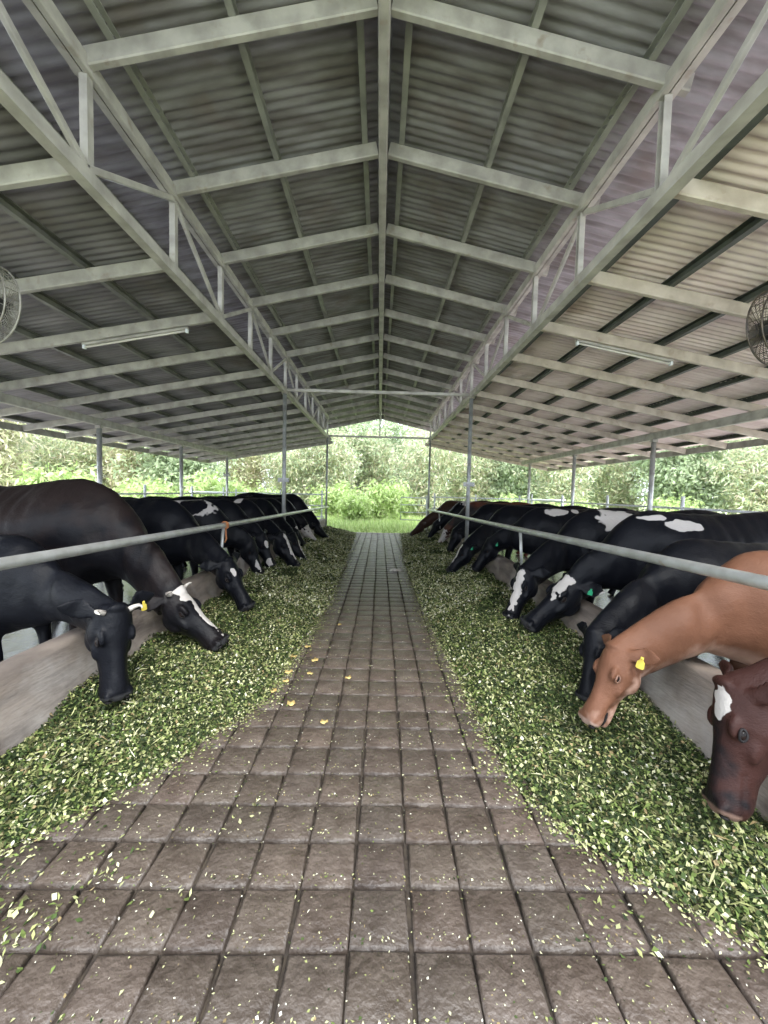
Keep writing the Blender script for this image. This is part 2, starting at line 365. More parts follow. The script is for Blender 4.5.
# posts
where = ['beside the nearest cows', 'standing halfway along the feed rail', 'at the far open end of the aisle']
for s in (-1, 1):
    side = 'left' if s < 0 else 'right'
    for k, y in enumerate(POSTY):
        t = thing('steel_post', 'tall grey aisle post %s, %s row' % (where[k], side), 'post', (PS[s], y, .10))
        b = MB(); b.tube([(0, 0, -.1), (0, 0, 3.28)], .038 if k < 2 else .034, 14); b.build('shaft', M['post'], t, True)
        b = MB(); b.box((-.06, -.06, 3.255), (.06, .06, 3.27)); b.build('cap_plate', M['steel'], t)
        if k == 1:
            b = MB(); b.box((-.11, -.055, 1.55), (.11, -.035, 1.63)); b.box((-.055, -.06, 1.57), (.055, .06, 1.61)); cb = b.build('clamp_bracket', M['post'], t)
            for q in (-.085, .085): b = MB(); b.tube([(q, -.07, 1.59), (q, -.03, 1.59)], .009, 6); b.build('bolt', M['galv'], cb)
    for k, y in enumerate((4.5, 7.55, 10.62, 13.78)):
        nm = ['nearest the camera and mostly out of view', 'closest of those seen above the cows', 'the middle one seen above the cows', 'the farthest one by the barn corner'][k]
        t = thing('steel_post', 'outer %s eaves post, %s' % (side, nm), 'post', (s * 5.39, y, 0))
        b = MB(); b.tube([(0, 0, 0), (0, 0, 2.64)], .045, 14); b.build('shaft', M['galv'], t, True)
        b = MB(); b.box((-.05, -.05, 2.60), (.05, .05, 2.655)); b.build('cap_plate', M['steel'], t)
        if s < 0 and k == 3:
            b = MB(); b.box((-.1, -.07, 1.92), (.1, .07, 2.0)); b.tube([(-.12, -.06, 2.05), (0, -.07, 1.96), (.12, -.05, 2.06)], .02, 8); b.build('clamp_bracket', M['post'], t)
# neck rails
for s in (-1, 1):
    side = 'left' if s < 0 else 'right'
    pts = []
    for y in np.linspace(-1.0, 13.75, 40):
        z = (1.135 - .0155 * y if s < 0 else 1.170 - .0185 * y) if y > 0 else (1.135 if s < 0 else 1.17)
        pts.append((PS[s] + s * (.02 + .01 * math.sin(y * .8)) - s * .065, y, z))
    t = thing('neck_rail', 'long galvanised neck rail running in front of the %s cows' % side, 'rail', (PS[s], 0, 1.1))
    b = MB(); b.tube([(p[0] - PS[s], p[1], p[2] - 1.1) for p in pts], .032, 14); b.build('pipe', M['galv'], t, True)
    for y in ((4.55,) if s < 0 else (4.6, 10.9)):
        z = 1.135 - .0155 * y if s < 0 else 1.170 - .0185 * y
        b = MB(); b.tube([(-s * .045, y, z - 1.1), (0.0, y, -.95 + .35)], .018, 10); b.build('stay', M['galv'], t, True)
        if s < 0:
            b = MB(); b.tube([(-s * .055 + .042 * math.cos(a), y - .03 + .012 * i, z - 1.1 + .042 * math.sin(a)) for i, a in enumerate(np.linspace(0, 12, 30) )][:8] +
                             [(-s * .055 + .042 * math.cos(a), y + .02, z - 1.1 + .042 * math.sin(a)) for a in np.linspace(0, 6.28, 16)] + [(.06, y + .02, -.06), (.07, y + .02, -.2), (.05, y + .02, -.24)], .009, 6)
            b.build('clamp_strap', M['clamp_rust'], t, True)  # rust-brown clamp band with a hanging strap

# ================================================================== FANS AND BATTENS
def fan(label, loc, rz, R, wire):
    t = thing('barn_fan', label, 'fan', loc, rz)
    b = MB()
    for (yy, dome) in ((-.09, -.05), (.09, .05)):
        for k in range(1, 15):
            r = R * k / 14; d = yy + dome * (1 - (r / R) ** 2)
            b.tube([(r * math.cos(a), d, r * math.sin(a)) for a in np.linspace(0, 2 * math.pi, 40, endpoint=False)], .0022, 4, closed=True)
        for k in range(28):
            a = 2 * math.pi * k / 28
            b.tube([(r * math.cos(a), yy + dome * (1 - (r / R) ** 2), r * math.sin(a)) for r in np.linspace(.05, R, 6)], .0022, 4)
    for yy in (-.09, 0, .09): b.tube([(R * math.cos(a), yy, R * math.sin(a)) for a in np.linspace(0, 2 * math.pi, 56, endpoint=False)], .006, 6, closed=True)
    for k in range(28):
        a = 2 * math.pi * k / 28; b.tube([(R * math.cos(a), -.09, R * math.sin(a)), (R * math.cos(a), .09, R * math.sin(a))], .0025, 4)
    b.build('cage', wire, t, True)
    b = MB(); b.tube([(0, -.02, 0), (0, .02, 0), (0, .1, 0), (0, .2, 0), (0, .23, 0)], [.05, .07, .075, .07, .03], 16); mo = b.build('motor', M['dark'], t, True)
    b = MB(); b.ball((0, -.045, 0), (.045, .03, .045), 14, 8); b.build('hub_cap', M['wire_l'], mo, True)
    for k in range(3):
        a0 = 2 * math.pi * k / 3 + .4; vs = []
        for i in range(7):
            r = .05 + (R * .88 - .05) * i / 6; wd = (.5 + .12 * math.sin(i)) 
            for j in range(5):
                a = a0 + (j / 4 - .5) * wd * 1.3; vs.append((r * math.cos(a), -.03 + (j / 4 - .5) * .06, r * math.sin(a)))
        fs = [(i * 5 + j, i * 5 + j + 1, (i + 1) * 5 + j + 1, (i + 1) * 5 + j) for i in range(6) for j in range(4)]
        b = MB(); b.add(vs, fs); o = b.build('blade', M['blade'], t, True); o.modifiers.new('s', 'SOLIDIFY').thickness = .004
    top = wing_z(abs(loc[0])) + .11 - loc[2]
    b = MB(); b.tube([(0, .12, .06), (0, .12, top)], .012, 8); b.tube([(-.0, .12, .2), (0, .0, R + .005)], .006, 6); b.build('hanger_rod', M['post'], t, True)
fan('round wire-caged fan hung under the left side roof, pale wires', (-2.80, 2.78, 2.77), math.radians(-14), .275, M['wire_l'])
fan('round dark wire-caged fan hung under the right side roof', (2.93, 2.78, 2.77), math.radians(14), .27, M['wire'])
for s in (-1, 1):
    xa, xb = (2.2, 3.4) if s < 0 else (2.28, 3.42)
    za, zb = wing_z(xa) - .012, wing_z(xb) - .012; y = RAFT[3]
    t = thing('tube_light', 'unlit white fluorescent tube under a rafter of the %s side roof' % ('left' if s < 0 else 'right'), 'light', (s * xa, y, za))
    b = MB(); b.beam((0, 0, -.03), (s * (xb - xa), 0, zb - za - .03), .036, .028); b.build('housing', M['steel'], t)
    b = MB(); b.tube([(s * .03, 0, -.048), (s * (xb - xa - .03), 0, zb - za - .044)], .011, 10); b.build('glass_tube', M['tube'], t, True)
    for e in (0, 1):
        q = e * (xb - xa - .03) + .015; b = MB(); b.box((s * q - .012, -.018, (zb - za) * q / (xb - xa) - .066), (s * q + .012, .018, (zb - za) * q / (xb - xa) - .02)); b.build('end_cap', M['white'], t)

# ================================================================== FODDER
TOE = {-1: [(-1.0, 1.62), (1.0, 1.62), (1.52, 1.50), (1.67, 1.32), (1.95, 1.13), (2.33, .93), (2.68, .76), (3.55, .70), (5.24, .62), (8.35, .68), (11.8, .74), (13.6, .80)],
       1: [(-1.0, 1.75), (.9, 1.6), (1.2, 1.37), (1.43, 1.10), (1.65, .90), (1.95, .78), (2.73, .74), (3.87, .69), (5.33, .64), (8.5, .64), (12.1, .8), (13.6, .85)]}
def toe(s, y): t_ = TOE[s]; return np.interp(y, [a for a, _ in t_], [b_ for _, b_ in t_])
def heap_z(s, x, y):
    """height of the fodder at distance x from the aisle middle"""
    e = toe(s, y); u = np.clip((x - e) / (1.88 - e), 0, 1)
    hk = np.interp(y, [1.2, 2.0, 2.6, 3.6, 6, 13.6], [.0, .11, .20, .22, .24, .22]); pk = np.interp(y, [1.2, 1.8, 2.6, 4, 9, 13.2, 13.9], [.04, .13, .20, .24, .26, .22, .05])
    z = pk * np.sin(np.pi * np.clip(u * .62, 0, 1)) ** .9 * (1 - u ** 4) + hk * u ** 4
    n1 = .35 * np.sin(x * 7.3 + y * 3.1 + s) * np.sin(y * 4.7 - x * 2.0) + .25 * np.sin(x * 15 + 1.3 * y) * np.sin(y * 11 + s * 2) + .2 * np.sin(y * 1.7 + s)
    return np.maximum(z * (1 + .45 * n1) - .0, 0)
PAL = np.array([(.018, .030, .010), (.055, .085, .024), (.13, .175, .048), (.27, .29, .115), (.42, .43, .22), (.55, .54, .34), (.085, .085, .035), (.26, .20, .10), (.66, .64, .52)])
def chips(P, size, weights, up_tilt=.55, elong=(1.2, 2.6), z_off=0.0):
    n = len(P); yaw = rng.uniform(0, 2 * np.pi, n); tl = rng.normal(0, up_tilt, n); rl = rng.normal(0, up_tilt, n)
    d = np.c_[np.cos(yaw) * np.cos(tl), np.sin(yaw) * np.cos(tl), np.sin(tl)]
    q = np.c_[-np.sin(yaw), np.cos(yaw), np.zeros(n)]; q = q * np.cos(rl)[:, None]; q[:, 2] = np.sin(rl)
    nn = np.cross(d, q)
    Ln = size * rng.uniform(.6, 1.4, n); el = rng.uniform(*elong, n); Wd = Ln / el; bend = Ln * rng.uniform(-.25, .25, n)
    A = [P - d * (Ln / 2)[:, None], P + q * (Wd / 2)[:, None] + nn * bend[:, None], P + d * (Ln / 2)[:, None], P - q * (Wd / 2)[:, None] + nn * bend[:, None]]
    V = np.stack(A, 1).reshape(-1, 3); Fq = np.arange(n * 4).reshape(n, 4)
    ci = rng.choice(len(PAL), n, p=np.array(weights) / sum(weights)); c = PAL[ci] * rng.uniform(.75, 1.25, (n, 1))
    return V, Fq, np.repeat(np.clip(c, 0, .9), 4, 0)
def join(parts):
    Vs, Fs, Cs = [], [], []; o_ = 0
    for V, Fq, c in parts: Vs.append(V); Fs.append(Fq + o_); Cs.append(c); o_ += len(V)
    return np.concatenate(Vs), np.concatenate(Fs), np.concatenate(Cs)
WT = [24, 22, 20, 17, 12, 6, 10, 3, 2]
WF = [8, 12, 18, 22, 22, 18, 6, 3, 11]  # paler mix for the far heap, light and glare put into the chips
WD = [46, 26, 12, 5, 2, 1, 14, 2, .5]
for s in (-1, 1):
    # bed
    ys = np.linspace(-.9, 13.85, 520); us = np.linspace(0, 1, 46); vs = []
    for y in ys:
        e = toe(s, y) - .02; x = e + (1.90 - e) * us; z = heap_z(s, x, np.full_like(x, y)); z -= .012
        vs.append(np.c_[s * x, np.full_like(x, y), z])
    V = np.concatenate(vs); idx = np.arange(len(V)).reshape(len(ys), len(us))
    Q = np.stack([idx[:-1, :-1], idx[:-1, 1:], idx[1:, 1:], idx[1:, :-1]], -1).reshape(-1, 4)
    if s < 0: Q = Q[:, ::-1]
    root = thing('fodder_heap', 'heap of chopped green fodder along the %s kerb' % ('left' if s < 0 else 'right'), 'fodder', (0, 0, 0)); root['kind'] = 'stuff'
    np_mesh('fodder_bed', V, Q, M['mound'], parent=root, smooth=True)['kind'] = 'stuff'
    parts = []
    for (ya, yb, dens, size) in ((.3, 2.6, 9500, .021), (2.6, 4.5, 8000, .023), (4.5, 7.5, 4600, .030), (7.5, 13.8, 2600, .042)):
        n_ = int(dens * (yb - ya) * 1.25)
        y = rng.uniform(ya, yb, n_); e = toe(s, y); u = rng.uniform(0, 1, n_)
        x = e - .03 + (1.93 - e) * u ** .92; z = heap_z(s, x, y)
        P = np.c_[s * x, y, z + rng.uniform(-.004, .022, n_)]
        fld = np.sin(P[:, 0] * 5.1 + 1.7 * s + np.sin(P[:, 1] * 2.3)) * np.sin(P[:, 1] * 3.1 + np.sin(P[:, 0] * 6)) + .5 * np.sin(P[:, 0] * 17 + P[:, 1] * 5) * np.sin(P[:, 1] * 13) + rng.normal(0, .35, n_) + .9 * ((u - .45) * 1.4)
        dk = fld > .62
        parts.append(chips(P[~dk], size, WT if ya < 4 else WF, .55, (1.05, 2.1))); parts.append(chips(P[dk], size, WD, .55, (1.05, 2.1)))
        n2 = int(n_ * .035)       # longer stalks and blades
        y = rng.uniform(ya, yb, n2); e = toe(s, y); x = e + (1.88 - e) * rng.uniform(0, 1, n2); P = np.c_[s * x, y, heap_z(s, x, y) + rng.uniform(.008, .03, n2)]
        parts.append(chips(P, size * 3.6, [8, 18, 24, 22, 12, 4, 4, 4, 1], .22, (9, 16)))
        n3 = int(n_ * .05)      # loose fringe thinning out on to the pavers
        y = rng.uniform(ya, yb, n3); off = rng.exponential(.06, n3); x = toe(s, y) - off; P = np.c_[s * x, y, np.full(n3, .006)]
        parts.append(chips(P, size * .8, [4, 10, 20, 28, 20, 10, 4, 3, 3], .12))
    V, Fq, c = join(parts); np_mesh('chopped_leaves', V, Fq, M['chip'], c, parent=root)['kind'] = 'stuff'
# crumbs over the pavers
parts = []
n_ = 9000; y = 0.5 + 12.5 * rng.uniform(0, 1, n_) ** 1.7; P = np.c_[rng.uniform(-1.6, 1.6, n_), y, np.full(n_, .004)]
parts.append(chips(P, .0062, [8, 3, 6, 10, 20, 22, 8, 14, 18], .1))
n_ = 900; y = rng.uniform(.6, 4, n_); P = np.c_[rng.uniform(-1.6, 1.4, n_), y, np.full(n_, .005)]
parts.append(chips(P, .012, [2, 8, 14, 20, 20, 14, 2, 6, 8], .12, (1.2, 5)))
for (cx, cy, r, k) in ((-1.02, 1.42, .07, 70), (-1.42, 1.38, .09, 90), (-1.1, 1.19, .06, 60), (-1.2, 1.24, .07, 70), (.93, 1.24, .07, 50), (-.7, 1.3, .05, 14), (-.52, 1.78, .05, 18)):
    P = np.c_[rng.normal(cx, r, k), rng.normal(cy, r, k), rng.uniform(.006, .02, k)]; parts.append(chips(P, .021, [4, 12, 20, 24, 20, 10, 4, 2, 4], .4, (1.2, 4)))
n_ = 3500; rows_ = rng.uniform(.5, 5, n_)      # dry chaff caught in the joints
yy = np.round(rows_ / .203) * .203 - .0; P = np.c_[rng.uniform(-1.5, 1.5, n_), yy + rng.normal(0, .008, n_), np.full(n_, .003)]
parts.append(chips(P, .010, [6, 4, 4, 8, 14, 14, 10, 20, 10], .15))
V, Fq, c = join(parts); o = np_mesh('scattered_chaff', V, Fq, M['chip'], c); tag(o, 'pale chaff and leaf crumbs scattered over the paved aisle', 'chaff', kind='stuff')
# fallen yellow leaves
LV = [(px, py) for px, py in ((-.62, 3.62), (-.50, 3.33), (-.50, 3.08), (-.18, 3.02), (-.55, 2.63), (-.29, 2.42), (-.38, 4.25), (-.71, 3.4), (-.66, 2.95), (.78, 2.6), (-.68, 3.1), (-.72, 2.8))]
b = MB(); k = 12
ring = [(.030 * math.cos(2 * math.pi * i / k) * (1 + .12 * math.sin(3 * i)), .024 * math.sin(2 * math.pi * i / k), .004 + .006 * math.sin(2 * i)) for i in range(k)]
b.add([(0, 0, .002)] + ring, [(0, i + 1, (i + 1) % k + 1) for i in range(k)])
leaf0 = b.build('fallen_leaf', M['dleaf'], smooth=True); leaf0.modifiers.new('s', 'SOLIDIFY').thickness = .0015
for i, (px, py) in enumerate(LV):
    o = leaf0 if i == 0 else leaf0.copy()
    if i: COL.objects.link(o)
    inside = abs(px) > toe(-1 if px < 0 else 1, py)
    o.location = (px, py, .007 + (float(heap_z(-1, np.array([abs(px)]), np.array([py]))[0]) if inside else 0)); o.rotation_euler = (0, 0, i * 1.3); o.scale = (1 + .2 * math.sin(i * 2),) * 3
    tag(o, 'small round yellowed leaf fallen beside the left fodder heap' if px < 0 else 'lone round yellowed leaf at the edge of the right fodder heap', 'leaf', 'yellowed leaves on the aisle' if px < 0 else None)
# flattened sack
vs = []
for i in range(15):
    for j in range(9):
        x = (i / 14 - .5) * .26; y = (j / 8 - .5) * .15; ed = min(i, 14 - i, j * 1.4, (8 - j) * 1.4) / 3
        z = .008 + .045 * min(1, ed) * (.75 + .5 * noise.noise(Vector((x * 14, y * 14, 2)))); vs.append((x + .01 * noise.noise(Vector((y * 20, 0, x * 9))), y + .012 * math.sin(i), z))
b = MB(); b.add(vs, [(i * 9 + j, (i + 1) * 9 + j, (i + 1) * 9 + j + 1, i * 9 + j + 1) for i in range(14) for j in range(8)])
o = b.build('crumpled_sack', M['sack'], smooth=True); o.location = (.39, 7.3, .0); o.modifiers.new('s', 'SOLIDIFY').thickness = .006
tag(o, 'small crumpled pale sack lying on the aisle far from the camera', 'sack')

# ================================================================== COWS
def coat(name, base, tone=(.02, .02, .02), nose=(.03, .03, .032), white=(.43, .40, .375), rough=.43, spec=.13):
    m = bpy.data.materials.new(name); m.use_nodes = True; t = m.node_tree; b_ = t.nodes['Principled BSDF']
    b_.inputs['Roughness'].default_value = rough; b_.inputs['Specular IOR Level'].default_value = spec
    co = t.nodes.new('ShaderNodeTexCoord')
    n = t.nodes.new('ShaderNodeTexNoise'); n.inputs['Scale'].default_value = 7; n.inputs['Detail'].default_value = 6; t.links.new(co.outputs['Object'], n.inputs['Vector'])
    v = t.nodes.new('ShaderNodeMapRange'); v.inputs['To Min'].default_value = .75; v.inputs['To Max'].default_value = 1.3; t.links.new(n.outputs['Fac'], v.inputs['Value'])
    rgb = t.nodes.new('ShaderNodeRGB'); rgb.outputs[0].default_value = (*base, 1)
    mu = t.nodes.new('ShaderNodeMix'); mu.data_type = 'RGBA'; mu.blend_type = 'MULTIPLY'; mu.inputs['Factor'].default_value = 1
    t.links.new(rgb.outputs[0], mu.inputs['A']); t.links.new(v.outputs[0], mu.inputs['B']); cur = mu.outputs['Result']
    for at, col, lo, hi in (('tone', tone, 0, 1), ('white', white, -.03, .05), ('nose', nose, .3, .7)):
        a = t.nodes.new('ShaderNodeAttribute'); a.attribute_name = at
        mr = t.nodes.new('ShaderNodeMapRange'); mr.inputs['From Min'].default_value = lo; mr.inputs['From Max'].default_value = hi; t.links.new(a.outputs['Fac'], mr.inputs['Value'])
        mx = t.nodes.new('ShaderNodeMix'); mx.data_type = 'RGBA'; t.links.new(mr.outputs[0], mx.inputs['Factor']); t.links.new(cur, mx.inputs['A']); mx.inputs['B'].default_value = (*col, 1); cur = mx.outputs['Result']
    t.links.new(cur, b_.inputs['Base Color'])
    f = t.nodes.new('ShaderNodeTexNoise'); f.inputs['Scale'].default_value = 160; f.inputs['Detail'].default_value = 3
    mp = t.nodes.new('ShaderNodeMapping'); mp.inputs['Scale'].default_value = (.35, 1, 1); t.links.new(co.outputs['Object'], mp.inputs['Vector']); t.links.new(mp.outputs[0], f.inputs['Vector'])
    bp = t.nodes.new('ShaderNodeBump'); bp.inputs['Strength'].default_value = .5; bp.inputs['Distance'].default_value = .004; t.links.new(f.outputs['Fac'], bp.inputs['Height'])
    f2 = t.nodes.new('ShaderNodeTexNoise'); f2.inputs['Scale'].default_value = 14; f2.inputs['Detail'].default_value = 7; t.links.new(co.outputs['Object'], f2.inputs['Vector'])
    b2 = t.nodes.new('ShaderNodeBump'); b2.inputs['Strength'].default_value = .35; b2.inputs['Distance'].default_value = .02; t.links.new(f2.outputs['Fac'], b2.inputs['Height']); t.links.new(bp.outputs[0], b2.inputs['Normal']); t.links.new(b2.outputs[0], b_.inputs['Normal'])
    return m
COAT = dict(black=coat('black_coat', (.0042, .0047, .0070)), blackbrown=coat('dark_brown_coat', (.0145, .0100, .0095), tone=(.005, .005, .0066)),
            tan=coat('tan_coat', (.130, .060, .036), tone=(.34, .22, .17), nose=(.30, .21, .17), rough=.5), maroon=coat('maroon_coat', (.034, .0145, .012), tone=(.0085, .0068, .0078), nose=(.15, .095, .075), rough=.45),
            brown=coat('brown_coat', (.035, .018, .013)), red=coat('red_brown_coat', (.10, .035, .022)))

def sweep(mb, secs, n=22):
    """secs: list of (centre, side, up, top, bottom, halfwidth, top taper, bottom taper)"""
    vs = []; fs = []
    for c, S, U, tp, bt, hw, tt, bb in secs:
        for j in range(n):
            a = 2 * math.pi * j / n; ca, sa = math.cos(a), math.sin(a)
            y = hw * math.copysign(abs(ca) ** .85, ca); z = (tp if sa > 0 else bt) * math.copysign(abs(sa) ** .9, sa)
            y *= 1 - (tt * max(0, sa) ** 1.6 if sa > 0 else bb * max(0, -sa) ** 1.6)
            vs.append(c + S * y + U * z)
    k = len(secs)
    for i in range(k - 1): fs += [(i * n + j, i * n + (j + 1) % n, (i + 1) * n + (j + 1) % n, (i + 1) * n + j) for j in range(n)]
    fs += [tuple(range(n))[::-1], tuple((k - 1) * n + j for j in range(n))]
    mb.add(vs, fs)

def cow(label, pos, heading, scale, poll, muz, coatname, white=(), tone=(), fine=False, horns=False, tags=(), mouth=0.0, look=0.0, hump=0.0, ear=(.0, .0), bodyroll=0, group=None, pale_inner=0):
    """pos: ground point under the shoulder; poll, muz: world points of the head"""
    hd = math.radians(heading)
    root = thing('cow', label, 'cow', (pos[0], pos[1], 0), hd, group)
    inv = (Matrix.Translation((pos[0], pos[1], 0)) @ Matrix.Rotation(hd, 4, 'Z')).inverted()
    P = inv @ Vector(poll); Mz = inv @ Vector(muz); k = scale
    X, Y, Z = Vector((1, 0, 0)), Vector((0, 1, 0)), Vector((0, 0, 1))
    mb = MB()
    T = [(-1.60, 1.30, .95, .10), (-1.55, 1.36, .88, .17), (-1.42, 1.385, .78, .23), (-1.28, 1.41, .66, .265), (-1.12, 1.42, .58, .275), (-.95, 1.395, .54, .285), (-.75, 1.375, .50, .32),
         (-.5, 1.37, .49, .335), (-.28, 1.38, .52, .31), (-.1, 1.40, .56, .265), (.03, 1.41, .60, .235), (.15, 1.37, .62, .205), (.27, 1.27, .64, .175), (.36, 1.13, .67, .13), (.42, 1.02, .73, .07)]
    secs = []
    for x, zt, zb, hw in T:
        zt += hump * math.exp(-((x + .22) / .28) ** 2)
        c = (zt + zb) / 2 + (zt - zb) * .06
        secs.append((Vector((x * k, 0, c * k)), Y, Z, (zt - c) * k, (c - zb) * k, hw * k, .55 if x < .2 else .4, .35))
    sweep(mb, secs, 28)
    def EL(c, r, ax=None): mb.ball(Vector(c) * k, tuple(q * k for q in r), 14, 9, ax)
    for sd_ in (-1, 1):
        EL((-.02, sd_ * .165, .98), (.17, .085, .30)); EL((-.02, sd_ * .085, 1.24), (.10, .06, .15)); EL((.13, sd_ * .15, .86), (.12, .07, .14))
        EL((-1.14, sd_ * .225, 1.31), (.08, .055, .06)); EL((-1.52, sd_ * .11, 1.25), (.06, .05, .06)); EL((-1.30, sd_ * .17, .96), (.24, .11, .30))
        fx = .05 * sd_
        mb.tube([Vector(p) * k for p in ((-.02, sd_ * .17, .86), (-.05 + fx, sd_ * .165, .66), (-.0 + fx, sd_ * .155, .43), (.0 + fx, sd_ * .15, .36), (-.0 + fx, sd_ * .15, .17), (.01 + fx, sd_ * .15, .11), (.045 + fx, sd_ * .15, .05), (.06 + fx, sd_ * .15, .005))],
                [q * k for q in (.10, .085, .055, .05, .036, .045, .05, .062)], 12)
        mb.tube([Vector(p) * k for p in ((-1.22, sd_ * .17, 1.0), (-1.12 - fx, sd_ * .19, .76), (-1.24 - fx, sd_ * .17, .60), (-1.40 - fx, sd_ * .16, .47), (-1.39 - fx, sd_ * .16, .38), (-1.34 - fx, sd_ * .16, .18), (-1.33 - fx, sd_ * .16, .12), (-1.29 - fx, sd_ * .16, .05), (-1.27 - fx, sd_ * .16, .005))],
                [q * k for q in (.18, .13, .085, .055, .046, .038, .046, .05, .062)], 12)
    EL((-1.08, 0, .56), (.20, .16, .13))
    for i in range(4): mb.tube([Vector((-1.0 - .14 * (i % 2), (.06 if i < 2 else -.06), .46)) * k, Vector((-1.0 - .14 * (i % 2), (.06 if i < 2 else -.06), .38)) * k], [.018 * k, .014 * k], 8)
    mb.tube([Vector(p) * k for p in ((-1.50, 0, 1.33), (-1.60, 0, 1.30), (-1.66, .01, 1.15), (-1.67, .02, .85), (-1.655, .02, .62), (-1.65, .03, .5), (-1.65, .03, .36), (-1.65, .03, .28))], [q * k for q in (.05, .04, .028, .022, .022, .04, .045, .015)], 10)
    # head frame
    Lh = (Mz - P).length; d = (Mz - P) / Lh
    hint = Vector((1, 0, .55)); N = (hint - d * hint.dot(d)).normalized(); N = Matrix.Rotation(math.radians(look), 3, d) @ N; S = N.cross(d)  # S: the animal's left
    if S.dot(Y) < 0 and abs(look) < 80: S = -S
    # neck
    B0 = Vector((-.06 * k, 0, 1.08 * k)); J = P + d * (.10 * Lh) - N * (.17 * Lh)
    C1 = Vector((.38 * k, 0, 1.0 * k)); C1 = C1.lerp((B0 + J) / 2, .25)
    secs = []; m_ = 10
    for i in range(m_ + 1):
        t_ = i / m_; c = B0 * (1 - t_) ** 2 + C1 * (2 * t_ * (1 - t_)) + J * t_ ** 2
        tn = ((C1 - B0) * (1 - t_) + (J - C1) * t_).normalized()
        sv = Y.lerp(S, t_); sv = (sv - tn * sv.dot(tn)).normalized(); uv = sv.cross(tn)
        if uv.z < 0 and t_ < .5: uv = -uv
        e = t_ ** .8
        secs.append((c, sv, uv, (.29 * (1 - e) + .128 * e) * k, (.37 * (1 - e) + .175 * e) * k, (.175 * (1 - e) + .102 * e) * k, .5, .45))
    # keep one turn sense
    for i in range(1, len(secs)):
        if secs[i][2].dot(secs[i - 1][2]) < 0: secs[i] = (secs[i][0], -secs[i][1], -secs[i][2]) + secs[i][3:]
    sweep(mb, secs, 24)
    # skull: (t, top, depth, halfwidth)
    H = [(-.06, -.04, .20, .11), (0.0, .015, .30, .165), (.08, .03, .37, .20), (.18, .03, .45, .218), (.28, .022, .48, .222), (.36, .010, .47, .200), (.46, -.002, .43, .165), (.58, -.004, .37, .138), (.70, 0.0, .32, .130), (.80, .008, .30, .140), (.89, .008, .29, .155), (.96, -.008, .255, .148), (1.0, -.04, .18, .115)]
    secs = []
    for t_, tp, dp, hw in H:
        if mouth and t_ > .55: dp = dp * (1 - .30 * min(1, (t_ - .55) / .2))
        c = P + d * (t_ * Lh) - N * (dp * .46 * Lh)
        secs.append((c, S, N, (tp + dp * .46) * Lh, dp * .54 * Lh, hw * Lh, .22, .42 if t_ < .8 else .2))
    sweep(mb, secs, 24)
    if mouth:
        secs = []
        for t_, n0, dp, hw in ((.40, .25, .15, .12), (.55, .255, .12, .10), (.70, .25, .095, .09), (.82, .24, .08, .09), (.90, .225, .065, .08), (.95, .21, .045, .05)):
            c = P + d * (t_ * Lh) - N * ((n0 + mouth * max(0, t_ - .45)) * Lh); secs.append((c, S, N, dp * .5 * Lh, dp * .6 * Lh, hw * Lh, .2, .3))
        sweep(mb, secs, 18)
    def HP(t_, s_, n_): return P + d * (t_ * Lh) + S * (s_ * Lh) + N * (n_ * Lh)
    for sd_ in (-1, 1):
        mb.ball(HP(.29, sd_ * .152, -.040), (.095 * Lh, .038 * Lh, .045 * Lh), 12, 8, (d, S, N))     # brow
        mb.ball(HP(.40, sd_ * .165, -.18), (.13 * Lh, .04 * Lh, .05 * Lh), 12, 8, (d, S, N))      # cheek ridge
        mb.ball(HP(.30, sd_ * .135, -.32), (.16 * Lh, .07 * Lh, .10 * Lh), 12, 8, (d, S, N))      # jaw muscle
        mb.ball(HP(.92, sd_ * .105, -.05), (.06 * Lh, .05 * Lh, .05 * Lh), 10, 7, (d, S, N))      # nostril rim
        # ear
        back = ear[0 if sd_ > 0 else 1]
        ed = (S * sd_ * .85 - d * (.48 + back) - N * .25).normalized(); en = (d * .35 + N * .9).normalized(); en = (en - ed * en.dot(ed)).normalized(); ew = ed.cross(en)
        base = HP(.045, sd_ * .15, -.10); Le = .43 * Lh; secs = []
        th = .021 if fine else .030
        for q, wd in ((0, .045), (.12, .055), (.3, .098), (.5, .120), (.7, .105), (.86, .068), (1.0, .018)):
            c = base + ed * (q * Le) - en * (.06 * Lh * (1 - abs(2 * q - 1)) ) + Vector((0, 0, -.03 * q * q))
            secs.append((c, ew, en, th * .5, th * .5, wd * Lh, 0, 0))
        sweep(mb, secs, 14)
    EL0 = HP(-.01, 0, .0); mb.ball(EL0, (.055 * Lh, .10 * Lh, .045 * Lh), 12, 8, (d, S, N))
    me = bpy.data.meshes.new('tmp'); me.from_pydata([tuple(v) for v in mb.v], [], mb.f)
    tmp = bpy.data.objects.new('tmp', me); COL.objects.link(tmp)
    rm = tmp.modifiers.new('r', 'REMESH'); rm.mode = 'VOXEL'; rm.voxel_size = .0105 if fine else .019; rm.use_smooth_shade = True
    sm = tmp.modifiers.new('s', 'SMOOTH'); sm.factor = .5; sm.iterations = 3 if fine else 1
    dg = bpy.context.evaluated_depsgraph_get(); dg.update()
    body = bpy.data.meshes.new_from_object(tmp.evaluated_get(dg)); bpy.data.objects.remove(tmp); bpy.data.meshes.remove(me)
    # detail: folds, nostrils, mouth line, eye sockets; coat masks
    n = len(body.vertices); co = np.empty(n * 3); body.vertices.foreach_get('co', co); co = co.reshape(-1, 3)
    # muscles and joints blend softly; head and ears stay crisp
    ed_ = np.empty(len(body.edges) * 2, dtype=np.int32); body.edges.foreach_get('vertices', ed_); e0, e1 = ed_.reshape(-1, 2).T
